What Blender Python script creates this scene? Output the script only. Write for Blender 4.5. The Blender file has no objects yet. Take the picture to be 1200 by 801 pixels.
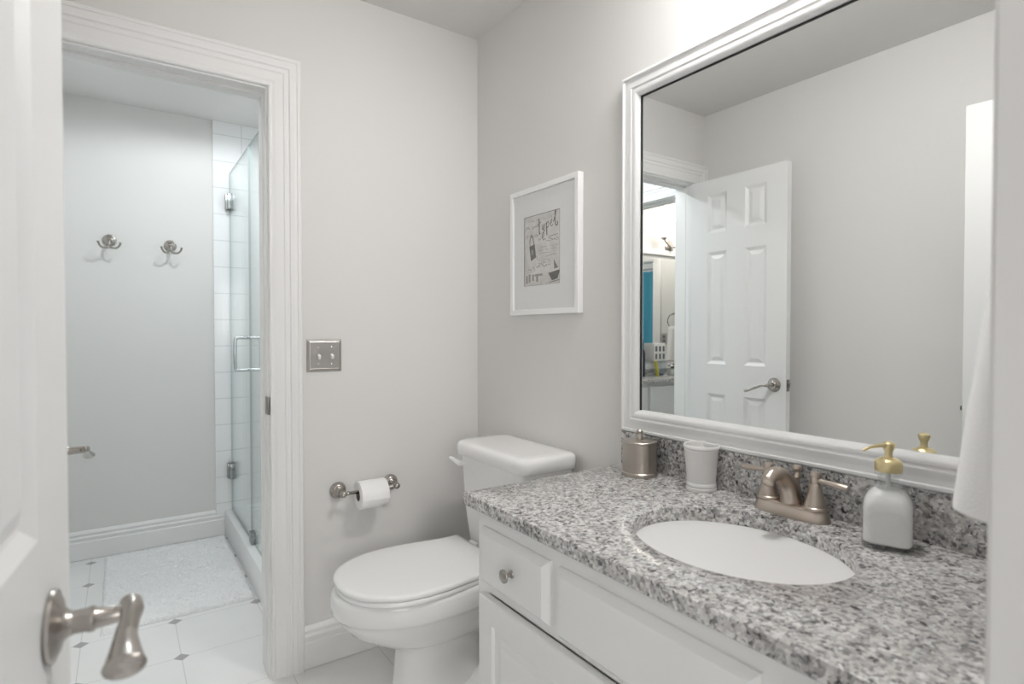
import bpy, bmesh, math, random
from mathutils import Vector, Matrix
random.seed(7)
C = bpy.context.scene.collection
R = math.radians
V = Vector

# ------------------------------------------------------------------ camera, world, lights, exposure
CAM_H = 1.185
cd = bpy.data.cameras.new('camera'); cam = bpy.data.objects.new('camera', cd); C.objects.link(cam)
cd.sensor_width = 36.0; cd.lens = 667.0 / 1200.0 * 36.0; cd.clip_start = 0.01
cam.location = (0, 0, CAM_H); cam.rotation_euler = (R(90 - 1.03), 0, R(-34.5))
cd.dof.use_dof = True; cd.dof.focus_distance = 1.75; cd.dof.aperture_fstop = 4.0
S = bpy.context.scene
S.camera = cam
S.view_settings.view_transform = 'Standard'; S.view_settings.look = 'None'
S.view_settings.gamma = 1.0; S.view_settings.use_curve_mapping = False
S.view_settings.exposure = 0.14
S.cycles.max_bounces = 14; S.cycles.diffuse_bounces = 7; S.cycles.glossy_bounces = 7
S.cycles.transparent_max_bounces = 16; S.cycles.caustics_reflective = False; S.cycles.caustics_refractive = False
S.cycles.use_denoising = True; S.cycles.sample_clamp_indirect = 6.0
w = bpy.data.worlds.new('hall_light'); S.world = w; w.use_nodes = True
w.node_tree.nodes['Background'].inputs['Color'].default_value = (1.0, 0.995, 0.99, 1)
w.node_tree.nodes['Background'].inputs['Strength'].default_value = 0.55

def point(name, loc, power, col, radius):
    l = bpy.data.lights.new(name, 'POINT'); l.energy = power; l.color = col; l.shadow_soft_size = radius
    o = bpy.data.objects.new(name, l); o.location = loc; C.objects.link(o); return o
def area(name, loc, rot, power, col, sx, sy, spread=180):
    l = bpy.data.lights.new(name, 'AREA'); l.energy = power; l.color = col; l.shape = 'RECTANGLE'
    l.size = sx; l.size_y = sy; l.spread = R(spread)
    o = bpy.data.objects.new(name, l); o.location = loc; o.rotation_euler = rot; C.objects.link(o); return o
WARM = (1.0, 0.985, 0.975); COOL = (0.91, 0.965, 1.0)
for y in (0.46, 0.71, 0.96):
    point('vanity_bulb', (1.04, y, 2.25), 0.9, WARM, 0.05)
area('vanity_shades', (1.06, 0.71, 2.24), V((-0.62, 0.22, -0.75)).to_track_quat('-Z', 'Z').to_euler(), 15.8, WARM, 0.7, 0.12)
area('hall_fill', (-0.55, -2.2, 1.45), (R(90), 0, R(-14)), 24.0, (1, 0.985, 0.97), 1.1, 1.0)  # unseen fill added behind the camera to brighten the room, not a window
area('shower_room_fill', (0.30, 2.52, 2.385), (0, 0, 0), 3.8, COOL, 0.3, 0.3)  # soft fill added out of sight behind the door header, no fixture here
dl = bpy.data.lights.new('shower_room_downlight', 'SPOT'); dl.energy = 23.0; dl.color = COOL; dl.shadow_soft_size = 0.03; dl.spot_size = R(174); dl.spot_blend = 0.25
dlo = bpy.data.objects.new('shower_room_downlight', dl); dlo.location = (0.42, 2.85, 2.385); C.objects.link(dlo)
area('shower_stall_fill', (0.98, 2.9, 2.385), (0, 0, 0), 3.5, COOL, 0.25, 0.25)  # unseen lamp added to brighten the tiled stall
area('second_vanity_ceiling_light', (-1.5, 2.9, 2.385), (0, 0, 0), 5.0, (1, 0.97, 0.93), 0.4, 0.4)
area('blue_room_light', (-3.1, 2.6, 2.385), (0, 0, 0), 8.0, (1, 0.98, 0.96), 0.4, 0.4)

# ------------------------------------------------------------------ materials
def mat(name, col, rough=0.5, metal=0.0, **kw):
    m = bpy.data.materials.new(name); m.use_nodes = True
    b = m.node_tree.nodes['Principled BSDF']
    b.inputs['Base Color'].default_value = (*col, 1); b.inputs['Roughness'].default_value = rough
    b.inputs['Metallic'].default_value = metal
    for k, v in kw.items(): b.inputs[k].default_value = v
    return m
class NT:
    def __init__(s, m): s.t = m.node_tree; s.n = s.t.nodes; s.b = s.n['Principled BSDF']
    def add(s, typ, **kw):
        n = s.n.new(typ)
        for k, v in kw.items(): setattr(n, k, v)
        return n
    def link(s, a, b): s.t.links.new(a, b)
    def val(s, node, idx, v): node.inputs[idx].default_value = v
    def math(s, op, a, b=None, c=None):
        n = s.add('ShaderNodeMath', operation=op)
        for i, x in enumerate((a, b, c)):
            if x is None: continue
            if isinstance(x, (int, float)): n.inputs[i].default_value = x
            else: s.link(x, n.inputs[i])
        return n.outputs[0]
def bump_noise(m, scale, strength, dist=0.001, detail=3.0):
    t = NT(m); co = t.add('ShaderNodeTexCoord'); n = t.add('ShaderNodeTexNoise')
    n.inputs['Scale'].default_value = scale; n.inputs['Detail'].default_value = detail
    t.link(co.outputs['Object'], n.inputs['Vector'])
    bp = t.add('ShaderNodeBump'); bp.inputs['Strength'].default_value = strength; bp.inputs['Distance'].default_value = dist
    t.link(n.outputs['Fac'], bp.inputs['Height']); t.link(bp.outputs['Normal'], t.b.inputs['Normal'])
    return m
WALL = bump_noise(mat('greige_wall_paint', (0.70, 0.69, 0.672), 0.6), 350, 0.08)
CEIL = bump_noise(mat('ceiling_paint', (0.72, 0.71, 0.695), 0.8), 300, 0.1)
TRIM = mat('white_trim_paint', (0.80, 0.795, 0.785), 0.5)
DOORW = mat('white_door_paint', (0.77, 0.77, 0.765), 0.4)
CAB = mat('white_cabinet_paint', (0.80, 0.80, 0.79), 0.36)
PORC = mat('glazed_porcelain', (0.84, 0.84, 0.83), 0.08, **{'Coat Weight': 0.4})
SEATM = mat('white_seat_plastic', (0.85, 0.85, 0.845), 0.22)
NICKEL = mat('satin_nickel', (0.44, 0.41, 0.38), 0.27, 1.0)
BRONZE = mat('brushed_champagne_nickel', (0.54, 0.47, 0.41), 0.28, 1.0)
STEEL = mat('brushed_steel_plate', (0.50, 0.48, 0.46), 0.35, 1.0)
CHROME = mat('chrome', (0.62, 0.64, 0.64), 0.12, 1.0)
DARKMET = mat('dark_hinge_metal', (0.30, 0.32, 0.32), 0.25, 1.0)
BRASS = mat('brushed_brass', (0.78, 0.66, 0.38), 0.28, 1.0)
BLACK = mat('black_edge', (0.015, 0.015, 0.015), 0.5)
DARK = mat('dark_shadow_gap', (0.05, 0.045, 0.04), 0.8)
MATB = mat('white_mat_board', (0.92, 0.92, 0.92), 0.8)
FRAMEW = mat('white_lacquer_frame', (0.86, 0.86, 0.855), 0.3)
INK = mat('charcoal_ink', (0.09, 0.085, 0.08), 0.8)
INKG = mat('grey_ink', (0.22, 0.21, 0.20), 0.8)
INKP = mat('pale_ink', (0.36, 0.335, 0.31), 0.8)
PAPERT = mat('toilet_tissue', (0.88, 0.875, 0.865), 0.9)
CARD = mat('cardboard_core', (0.16, 0.13, 0.10), 0.9)
CUPM = mat('white_resin', (0.84, 0.835, 0.82), 0.35)
SOAP = mat('white_liquid_soap', (0.86, 0.86, 0.85), 0.35)
TOWEL = bump_noise(mat('white_terry_cotton', (0.86, 0.855, 0.845), 0.95, **{'Sheen Weight': 0.3}), 420, 0.5, 0.002)
RUG = bump_noise(mat('white_shag_cotton', (0.93, 0.93, 0.93), 0.95, **{'Sheen Weight': 0.3}), 180, 0.9, 0.006)
SWITCHM = mat('white_switch_plastic', (0.82, 0.81, 0.79), 0.35)
BLUE = mat('blue_fabric', (0.10, 0.40, 0.55), 0.8)
NAVY = mat('navy_plastic', (0.02, 0.025, 0.06), 0.3)
YELLOW = mat('yellow_plastic', (0.62, 0.58, 0.08), 0.4)
WICKER = bump_noise(mat('brown_wicker', (0.23, 0.17, 0.12), 0.7), 120, 1.0, 0.004)
GREYC = mat('pale_grey_cabinet_paint', (0.66, 0.67, 0.67), 0.45)
SLOT = mat('dark_slot', (0.16, 0.17, 0.175), 0.7)
STRAP = mat('strike_metal', (0.28, 0.26, 0.24), 0.35, 1.0)
MARBLE = bump_noise(mat('white_cultured_marble', (0.80, 0.81, 0.81), 0.3), 30, 0.05)
LAMPW = bpy.data.materials.new('opal_glass_lit'); LAMPW.use_nodes = True
_b = LAMPW.node_tree.nodes['Principled BSDF']; _b.inputs['Base Color'].default_value = (0.9, 0.88, 0.84, 1)
_b.inputs['Emission Color'].default_value = (1, 0.95, 0.88, 1); _b.inputs['Emission Strength'].default_value = 2.2

def mirror_mat():
    m = mat('silvered_mirror', (0.93, 0.945, 0.935), 0.0, 1.0); return m
MIRROR = mirror_mat()
def glass_mat(name, tint, ior=1.45):
    m = bpy.data.materials.new(name); m.use_nodes = True; t = m.node_tree; t.nodes.clear()
    out = t.nodes.new('ShaderNodeOutputMaterial'); mx = t.nodes.new('ShaderNodeMixShader')
    tr = t.nodes.new('ShaderNodeBsdfTransparent'); gl = t.nodes.new('ShaderNodeBsdfGlossy'); fr = t.nodes.new('ShaderNodeFresnel')
    tr.inputs['Color'].default_value = (*tint, 1); gl.inputs['Roughness'].default_value = 0.0
    gl.inputs['Color'].default_value = (0.98, 1, 1, 1); 
    ge = t.nodes.new('ShaderNodeNewGeometry'); io = t.nodes.new('ShaderNodeMath'); io.operation = 'MULTIPLY_ADD'
    io.inputs[1].default_value = 1 / ior - ior; io.inputs[2].default_value = ior
    t.links.new(ge.outputs['Backfacing'], io.inputs[0]); t.links.new(io.outputs[0], fr.inputs['IOR'])
    t.links.new(fr.outputs[0], mx.inputs[0]); t.links.new(tr.outputs[0], mx.inputs[1]); t.links.new(gl.outputs[0], mx.inputs[2])
    t.links.new(mx.outputs[0], out.inputs['Surface']); return m
GLASS = glass_mat('clear_shower_glass', (0.968, 0.984, 0.981))
GLASSE = mat('green_glass_edge', (0.33, 0.42, 0.41), 0.15)
CLEAR = glass_mat('clear_bottle_glass', (0.945, 0.95, 0.95), 1.75)

def granite_mat():
    m = mat('speckled_grey_granite', (0.5, 0.5, 0.5), 0.16); t = NT(m)
    t.b.inputs['Coat Weight'].default_value = 0.3; t.b.inputs['Coat Roughness'].default_value = 0.12
    co = t.add('ShaderNodeTexCoord')
    nd = t.add('ShaderNodeTexNoise'); nd.inputs['Scale'].default_value = 120; nd.inputs['Detail'].default_value = 2
    t.link(co.outputs['Object'], nd.inputs['Vector'])
    mixv = t.add('ShaderNodeVectorMath', operation='MULTIPLY_ADD'); t.link(nd.outputs['Color'], mixv.inputs[0])
    mixv.inputs[1].default_value = (0.008, 0.008, 0.008); t.link(co.outputs['Object'], mixv.inputs[2])
    def vor(scale):
        v = t.add('ShaderNodeTexVoronoi'); v.inputs['Scale'].default_value = scale; t.link(mixv.outputs[0], v.inputs['Vector']); 
        s = t.add('ShaderNodeSeparateColor'); t.link(v.outputs['Color'], s.inputs[0]); return s
    v1 = vor(185); v2 = vor(95); 
    def ramp(src, stops):
        r = t.add('ShaderNodeValToRGB'); r.color_ramp.interpolation = 'CONSTANT'
        while len(r.color_ramp.elements) < len(stops): r.color_ramp.elements.new(0.5)
        for e, (p, c) in zip(r.color_ramp.elements, stops): e.position = p; e.color = (*c, 1)
        t.link(src, r.inputs[0]); return r.outputs[0]
    a = ramp(v1.outputs[0], [(0, (0.035, 0.034, 0.036)), (0.15, (0.165, 0.16, 0.155)), (0.26, (0.32, 0.315, 0.31)), (0.43, (0.50, 0.475, 0.455)), (0.63, (0.61, 0.60, 0.59)), (0.85, (0.78, 0.775, 0.77))])
    b = ramp(v2.outputs[1], [(0, (0.10, 0.098, 0.10)), (0.10, (0.30, 0.295, 0.29)), (0.27, (0.56, 0.535, 0.515)), (0.60, (0.68, 0.675, 0.665)), (0.87, (0.42, 0.415, 0.41))])
    mx = t.add('ShaderNodeMix', data_type='RGBA'); mx.inputs[0].default_value = 0.42
    t.link(a, mx.inputs[6]); t.link(b, mx.inputs[7]); t.link(mx.outputs[2], t.b.inputs['Base Color'])
    return m
GRANITE = granite_mat()

def floor_mat():
    m = mat('white_tile_with_grey_dots', (0.8, 0.8, 0.8), 0.28); t = NT(m)
    g = t.add('ShaderNodeNewGeometry'); sp = t.add('ShaderNodeSeparateXYZ'); t.link(g.outputs['Position'], sp.inputs[0])
    P = 0.308
    def cell(o, off):
        a = t.math('SUBTRACT', o, off); a = t.math('DIVIDE', a, P); a = t.math('ADD', a, 0.5)
        f = t.math('FLOOR', a); a = t.math('SUBTRACT', a, f); a = t.math('SUBTRACT', a, 0.5)
        return t.math('MULTIPLY', t.math('ABSOLUTE', a), P)
    ax = cell(sp.outputs[0], 0.171); ay = cell(sp.outputs[1], 2.683)
    dia = t.math('ADD', ax, ay)
    dot = t.math('LESS_THAN', dia, 0.025)
    dotg = t.math('LESS_THAN', dia, 0.028)
    gr = t.math('LESS_THAN', t.math('MINIMUM', ax, ay), 0.0016)
    gr = t.math('MULTIPLY', t.math('MAXIMUM', gr, dotg), t.math('SUBTRACT', 1.0, dot))
    n = t.add('ShaderNodeTexNoise'); n.inputs['Scale'].default_value = 4; n.inputs['Detail'].default_value = 5; t.link(g.outputs['Position'], n.inputs['Vector'])
    r = t.add('ShaderNodeValToRGB'); r.color_ramp.elements[0].color = (0.74, 0.74, 0.735, 1); r.color_ramp.elements[1].color = (0.82, 0.82, 0.815, 1)
    t.link(n.outputs['Fac'], r.inputs[0])
    m1 = t.add('ShaderNodeMix', data_type='RGBA'); t.link(gr, m1.inputs[0]); t.link(r.outputs[0], m1.inputs[6]); m1.inputs[7].default_value = (0.62, 0.61, 0.60, 1)
    m2 = t.add('ShaderNodeMix', data_type='RGBA'); t.link(dot, m2.inputs[0]); t.link(m1.outputs[2], m2.inputs[6]); m2.inputs[7].default_value = (0.36, 0.35, 0.345, 1)
    t.link(m2.outputs[2], t.b.inputs['Base Color']); return m
FLOORM = floor_mat()

def wall_tile_mat():
    m = mat('white_square_wall_tile', (0.8, 0.8, 0.8), 0.12); t = NT(m)
    g = t.add('ShaderNodeNewGeometry'); sp = t.add('ShaderNodeSeparateXYZ'); t.link(g.outputs['Position'], sp.inputs[0])
    P = 0.1525
    def cell(o, off):
        a = t.math('DIVIDE', t.math('SUBTRACT', o, off), P); f = t.math('FLOOR', a); a = t.math('SUBTRACT', t.math('SUBTRACT', a, f), 0.5)
        return t.math('SUBTRACT', 0.5, t.math('ABSOLUTE', a))
    nx = t.add('ShaderNodeSeparateXYZ'); t.link(g.outputs['Normal'], nx.inputs[0])
    isx = t.math('GREATER_THAN', t.math('ABSOLUTE', nx.outputs[0]), 0.5)
    hx = cell(sp.outputs[0], 0.444); hy = cell(sp.outputs[1], 3.66)
    h = t.math('ADD', t.math('MULTIPLY', isx, hy), t.math('MULTIPLY', t.math('SUBTRACT', 1.0, isx), hx))
    z = cell(sp.outputs[2], 0.035)
    gr = t.math('LESS_THAN', t.math('MINIMUM', h, z), 0.011)
    mx = t.add('ShaderNodeMix', data_type='RGBA'); t.link(gr, mx.inputs[0]); mx.inputs[6].default_value = (0.84, 0.845, 0.845, 1); mx.inputs[7].default_value = (0.60, 0.61, 0.61, 1)
    t.link(mx.outputs[2], t.b.inputs['Base Color']); return m
WTILE = wall_tile_mat()

# ------------------------------------------------------------------ mesh helpers
def world_loc(o):
    p = V((0, 0, 0))
    while o: p += o.location; o = o.parent
    return p
def obj(name, vf, m, parent=None, smooth=40, local=False, **props):
    verts, faces = vf
    verts = [V(v) for v in verts]
    loc = V((0, 0, 0))
    if parent is None:
        if props.get('kind') != 'structure':
            lo = [min(v[i] for v in verts) for i in range(3)]; hi = [max(v[i] for v in verts) for i in range(3)]
            loc = V(((lo[0] + hi[0]) / 2, (lo[1] + hi[1]) / 2, lo[2]))
            verts = [v - loc for v in verts]
    elif not local:
        wl = world_loc(parent); verts = [v - wl for v in verts]
    me = bpy.data.meshes.new(name)
    me.from_pydata([tuple(v) for v in verts], [], faces); me.update()
    bm = bmesh.new(); bm.from_mesh(me); bmesh.ops.recalc_face_normals(bm, faces=bm.faces); bm.to_mesh(me); bm.free()
    ms = m if isinstance(m, (list, tuple)) else [m]
    for k in ms: me.materials.append(k)
    if smooth:
        me.polygons.foreach_set('use_smooth', [True] * len(me.polygons)); me.set_sharp_from_angle(angle=R(smooth))
    o = bpy.data.objects.new(name, me); C.objects.link(o); o.location = loc
    if parent: o.parent = parent
    for k, v in props.items(): o[k] = v
    return o
def thing(name, label, cat, loc=(0, 0, 0), rotz=0, **props):
    o = bpy.data.objects.new(name, None); C.objects.link(o); o.empty_display_size = 0.05
    o.location = loc; o.rotation_euler = (0, 0, rotz); o['label'] = label; o['category'] = cat
    for k, v in props.items(): o[k] = v
    return o
def join(*parts):
    vs, fs = [], []
    for v, f in parts:
        k = len(vs); vs += list(v); fs += [tuple(i + k for i in q) for q in f]
    return vs, fs
def move(vf, M):
    if not isinstance(M, Matrix): M = Matrix.Translation(V(M))
    return [M @ V(v) for v in vf[0]], vf[1]
def box(x0, x1, y0, y1, z0, z1):
    v = [(x, y, z) for x in (x0, x1) for y in (y0, y1) for z in (z0, z1)]
    return v, [(0, 1, 3, 2), (4, 6, 7, 5), (0, 4, 5, 1), (2, 3, 7, 6), (0, 2, 6, 4), (1, 5, 7, 3)]
def bev(vf, r, seg=2):
    bm = bmesh.new(); bv = [bm.verts.new(v) for v in vf[0]]
    for f in vf[1]: bm.faces.new([bv[i] for i in f])
    bmesh.ops.recalc_face_normals(bm, faces=bm.faces)
    es = [e for e in bm.edges if len(e.link_faces) == 2 and e.calc_face_angle(0) > R(25)]
    bmesh.ops.bevel(bm, geom=es, offset=r, segments=seg, affect='EDGES', profile=0.5)
    bm.verts.index_update()
    out = [tuple(v.co) for v in bm.verts], [tuple(v.index for v in f.verts) for f in bm.faces]
    bm.free(); return out
def rbox(x0, x1, y0, y1, z0, z1, r=0.003, seg=2): return bev(box(x0, x1, y0, y1, z0, z1), r, seg)
def loft(rings, cap0=True, cap1=True, closed=True):
    n = len(rings[0]); vs = [p for r in rings for p in r]; fs = []
    for k in range(len(rings) - 1):
        for i in range(n if closed else n - 1):
            j = (i + 1) % n; fs.append((k * n + i, k * n + j, (k + 1) * n + j, (k + 1) * n + i))
    if cap0: fs.append(tuple(range(n))[::-1])
    if cap1: fs.append(tuple((len(rings) - 1) * n + i for i in range(n)))
    return vs, fs
def basis_to(axis):
    a = V(axis).normalized(); u = a.orthogonal().normalized(); return u, a.cross(u), a
def lathe(prof, c=(0, 0, 0), axis=(0, 0, 1), n=40, cap0=True, cap1=True):
    u, v_, a = basis_to(axis); c = V(c); rings = []
    for r, h in prof:
        r = max(r, 1e-5)
        rings.append([c + a * h + (u * math.cos(2 * math.pi * i / n) + v_ * math.sin(2 * math.pi * i / n)) * r for i in range(n)])
    return loft(rings, cap0, cap1)
def smooth_path(pts, k=6):
    P = [V(p) for p in pts]; out = []
    for i in range(len(P) - 1):
        p0 = P[max(i - 1, 0)]; p1 = P[i]; p2 = P[i + 1]; p3 = P[min(i + 2, len(P) - 1)]
        for j in range(k):
            t = j / k
            out.append(0.5 * ((2 * p1) + (p2 - p0) * t + (2 * p0 - 5 * p1 + 4 * p2 - p3) * t * t + (3 * p1 - p0 - 3 * p2 + p3) * t ** 3))
    out.append(P[-1]); return out
def lerp_list(vals, n):
    out = []
    for i in range(n):
        t = i / (n - 1) * (len(vals) - 1); k = min(int(t), len(vals) - 2); f = t - k
        a, b = vals[k], vals[k + 1]
        out.append(tuple(x + (y - x) * f for x, y in zip(a, b)) if isinstance(a, tuple) else a + (b - a) * f)
    return out
def tube(pts, rad, n=16, up=(0, 0, 1), k=6, caps=True):
    """rad: one value, a list of values, or a list of (side, up) pairs; ends are rounded off"""
    P = smooth_path(pts, k) if k > 1 else [V(p) for p in pts]
    rr = lerp_list(rad, len(P)) if isinstance(rad, list) else [rad] * len(P)
    rr = [r if isinstance(r, tuple) else (r, r) for r in rr]
    up = V(up); rings = []; T = []
    for i in range(len(P)):
        T.append((P[min(i + 1, len(P) - 1)] - P[max(i - 1, 0)]).normalized())
    prev = None; sides = []
    for i, t in enumerate(T):
        s = t.cross(up) if prev is None else prev - t * prev.dot(t)
        if s.length < 1e-4: s = t.orthogonal()
        s.normalize(); prev = s; sides.append(s)
    def ring(c, s, q, a, b): return [c + s * a * math.cos(2 * math.pi * i / n) + q * b * math.sin(2 * math.pi * i / n) for i in range(n)]
    if caps:
        for f in (0.25, 0.75):
            e = min(rr[0]) * 0.6 * (1 - math.sqrt(max(0, 1 - (1 - f) ** 2)) if False else (1 - f))
            g = math.sqrt(1 - (1 - f) ** 2); q = sides[0].cross(T[0])
            rings.append(ring(P[0] - T[0] * e, sides[0], q, rr[0][0] * g, rr[0][1] * g))
    for i in range(len(P)):
        rings.append(ring(P[i], sides[i], sides[i].cross(T[i]), *rr[i]))
    if caps:
        for f in (0.75, 0.25):
            e = min(rr[-1]) * 0.6 * (1 - f); g = math.sqrt(1 - (1 - f) ** 2); q = sides[-1].cross(T[-1])
            rings.append(ring(P[-1] + T[-1] * e, sides[-1], q, rr[-1][0] * g, rr[-1][1] * g))
    return loft(rings)
def sweep(path, N, prof, closed=False, flip=1):
    """mitred moulding: prof = (a outward in the plane, b along N)"""
    P = [V(p) for p in path]; N = V(N); n = len(P); rings = []
    segs = [(P[(i + 1) % n] - P[i]).normalized() for i in range(n if closed else n - 1)]
    perp = [s.cross(N) * flip for s in segs]
    for i in range(n):
        if closed: a, b = perp[i - 1], perp[i]
        else: a, b = perp[max(i - 1, 0)], perp[min(i, n - 2)]
        m = (a + b) / (1 + a.dot(b)); rings.append([P[i] + m * q[0] + N * q[1] for q in prof])
    if closed:
        rings.append(rings[0]); vs, fs = loft(rings, False, False); return vs, fs
    return loft(rings)
def extrude(prof, p0, p1, ua, ub):
    ua, ub = V(ua), V(ub); return loft([[V(p) + ua * q[0] + ub * q[1] for q in prof] for p in (p0, p1)])
def structure(name, vf, m, label, cat, smooth=0, parent=None):
    return obj(name, vf, m, parent, smooth, label=label, category=cat, kind='structure')

# ------------------------------------------------------------------ the room shell
XL, XR, YB, CE = -0.28, 1.234, 2.05, 2.397     # left wall, right wall, back wall, ceiling
YB2, YF, YE, YE0 = 2.17, 3.69, 0.16, 0.03      # back wall's far side, far wall, entry wall's two faces
DX0, DX1, DH = -0.18, 0.407, 2.0                # doorway in the back wall
SX = 1.42                                      # shower stall's right wall
LX = -0.33; LX2 = -0.45                        # partition between shower room and second vanity room
EX = -2.5                                      # end wall of the second vanity room
structure('floor', box(-3.9, 1.6, -0.9, 3.9, -0.08, 0.0), FLOORM, 'white floor tiles with small grey diamond insets', 'floor')
structure('ceiling', box(-3.9, 1.6, YE0, 3.9, CE, CE + 0.08), CEIL, 'flat painted ceiling over the bathroom', 'ceiling')
structure('wall_back', join(box(XL, DX0 - 0.02, YB, YB2, 0, CE), box(DX1 + 0.02, XR, YB, YB2, 0, CE), box(DX0 - 0.02, DX1 + 0.02, YB, YB2, DH + 0.02, CE)),
          WALL, 'greige back wall with the shower room doorway', 'wall')
structure('wall_right', box(XR, XR + 0.08, YE0, YB, 0, CE), WALL, 'greige right wall carrying mirror and picture', 'wall')
structure('wall_left', box(XL - 0.05, XL, YE0, YB2, 0, CE), WALL, 'plain greige left wall seen in the mirror', 'wall')
structure('wall_front', join(box(XL, -0.165, YE0, YE, 0, CE), bev(box(0.574, XR, YE0, YE, 0, CE), .004, 2), box(-0.165, 0.574, YE0, YE, DH + 0.02, CE)), WALL,
          'greige entry wall edge, blurred along the right side', 'wall')
structure('wall_far', box(EX, 0.444, YF, YF + 0.1, 0, CE), WALL, 'pale painted far wall with two robe hooks', 'wall')
structure('wall_shower_left', join(box(LX2, LX, YB2, 2.235, 0, CE), box(LX2, LX, 3.0, YF, 0, CE), box(LX2, LX, 2.235, 3.0, DH + 0.02, CE)), WALL,
          'partition wall with doorway to the second vanity', 'wall')
structure('wall_vanity_near', box(EX, XL - 0.05, YB2 - 0.1, YB2, 0, CE), WALL, 'near wall of the second vanity room', 'wall')
structure('wall_vanity_end', join(box(EX - 0.1, EX, YB2 - 0.1, 2.2, 0, CE), box(EX - 0.1, EX, 2.98, YF + 0.1, 0, CE), box(EX - 0.1, EX, 2.2, 2.98, 1.99, CE)), WALL,
          'end wall of the second vanity room', 'wall')
structure('wall_blue_room', join(box(-3.85, -3.8, 1.9, 3.5, 0, CE), box(-3.85, EX - 0.1, 1.9, 1.95, 0, CE), box(-3.85, EX - 0.1, 3.45, 3.5, 0, CE)), WALL,
          'walls of the room beyond the second vanity', 'wall')
structure('wall_shower_tile', join(box(0.444, SX, YF - 0.012, YF + 0.1, 0, CE), box(SX, SX + 0.08, YB2, YF + 0.1, 0, CE), box(0.53, SX, YB2, YB2 + 0.012, 0, CE)),
          WTILE, 'white square tiles on the shower stall walls', 'tiled wall')
structure('wall_shower_near', box(XR, SX, YB, YB2, 0, CE), WALL, 'wall behind the shower stall', 'wall')

CAS = [(0, 0), (0, .011), (.003, .014), (.008, .014), (.011, .0115), (.016, .0115), (.019, .013), (.024, .0145), (.046, .0155), (.050, .0185), (.056, .0185), (.060, .016), (.064, .016),
       (.068, .021), (.080, .023), (.086, .0205), (.089, .0205), (.092, .024), (.100, .024), (.104, .020), (.104, 0)]
def doorway(no, path, N, flip, jambs, label):
    t = thing('trim_%d' % no, label, 'door casing', path[0], kind='structure')
    obj('casing', sweep(path, N, CAS, False, flip), TRIM, t, 30)
    obj('jamb', join(*[box(*j) for j in jambs]), TRIM, t, 0)
    return t
g = 0.006
t1 = doorway(1, [(DX1 + g, YB, 0), (DX1 + g, YB, DH + g), (DX0 - g, YB, DH + g), (DX0 - g, YB, 0)], (0, -1, 0), 1,
        [(DX1, DX1 + 0.02, YB, YB2, 0, DH + 0.02), (DX0 - 0.02, DX0, YB, YB2, 0, DH + 0.02), (DX0, DX1, YB, YB2, DH, DH + 0.02),
         (DX1 - 0.002, DX1, YB + 0.045, YB + 0.08, 0, DH), (DX0, DX0 + 0.002, YB + 0.045, YB + 0.08, 0, DH), (DX0 + 0.002, DX1 - 0.002, YB + 0.045, YB + 0.08, DH - 0.009, DH)],
        'wide white fluted casing around the shower room doorway')
obj('strike_plate', rbox(DX1 - 0.0025, DX1 + 0.004, YB - 0.012, YB + 0.03, 0.905, 0.965, 0.001), STRAP, t1, label='small dark metal strike plate')
doorway(2, [(LX, 2.255 - g, 0), (LX, 2.255 - g, DH + g), (LX, 2.98 + g, DH + g), (LX, 2.98 + g, 0)], (1, 0, 0), -1,
        [(LX2, LX, 2.235, 2.255, 0, DH + 0.02), (LX2, LX, 2.98, 3.0, 0, DH + 0.02), (LX2, LX, 2.255, 2.98, DH, DH + 0.02), (LX2 + .04, LX2 + .08, 2.255, 2.98, DH - 0.012, DH)],
        'white casing of the second vanity doorway, seen in the mirror')
doorway(3, [(EX, 2.2 - g, 0), (EX, 2.2 - g, 1.985), (EX, 2.98 + g, 1.985), (EX, 2.98 + g, 0)], (1, 0, 0), -1,
        [(EX - .1, EX, 2.2, 2.215, 0, 1.985), (EX - .1, EX, 2.965, 2.98, 0, 1.985), (EX - .1, EX, 2.2, 2.98, 1.975, 1.99)],
        'white casing of the end doorway in the second vanity room')
BASE = [(.002, 0), (.002, .016), (.092, .016), (.096, .013), (.104, .013), (.108, .015), (.116, .015), (.122, .011), (.130, .011), (.134, .013), (.142, .010), (.150, .004), (.150, 0)]
def baseboard(name, p0, p1, N, label): structure(name, extrude(BASE, p0, p1, (0, 0, 1), N), TRIM, label, 'baseboard', 30)
baseboard('baseboard_back', (DX1 + 0.111, YB, 0), (XR, YB, 0), (0, -1, 0), 'white baseboard behind the toilet')
baseboard('baseboard_right', (XR, 1.22, 0), (XR, YB - 0.016, 0), (-1, 0, 0), 'white baseboard under the toilet tank')
baseboard('baseboard_far', (LX, YF, 0), (0.489, YF, 0), (0, -1, 0), 'white baseboard along the far shower room wall')
baseboard('baseboard_left', (XL, YE, 0), (XL, YB - 0.03, 0), (1, 0, 0), 'white baseboard along the left wall')

# ------------------------------------------------------------------ shower enclosure
GX = 0.53
cb = structure('trim_4', rbox(0.49, 0.61, YB2 + 0.002, YF - 0.014, 0.0, 0.145, 0.006), MARBLE, 'white shower curb under the glass door', 'shower curb', 30)
structure('floor_shower', rbox(0.61, SX, YB2 + 0.012, YF - 0.012, 0, 0.05, 0.004), MARBLE, 'white shower pan behind the glass', 'shower floor')
def pane(x, y0, y1, z0, z1, th=0.009):
    return box(x - th / 2, x + th / 2, y0, y1, z0, z1)
def glass_obj(parent, name, y0, y1, z0, z1, local=False):
    o = obj(name, pane(GX, y0, y1, z0, z1), [GLASS, GLASSE], parent, 0)
    for p in o.data.polygons:
        if abs(p.normal.x) < 0.5: p.material_index = 1
    return o
sd = thing('shower_door', 'clear glass shower door with chrome pull handle', 'shower door', (GX, 3.66, 0.15))
glass_obj(sd, 'glass_panel', 3.062, 3.664, 0.162, 2.1)
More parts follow.
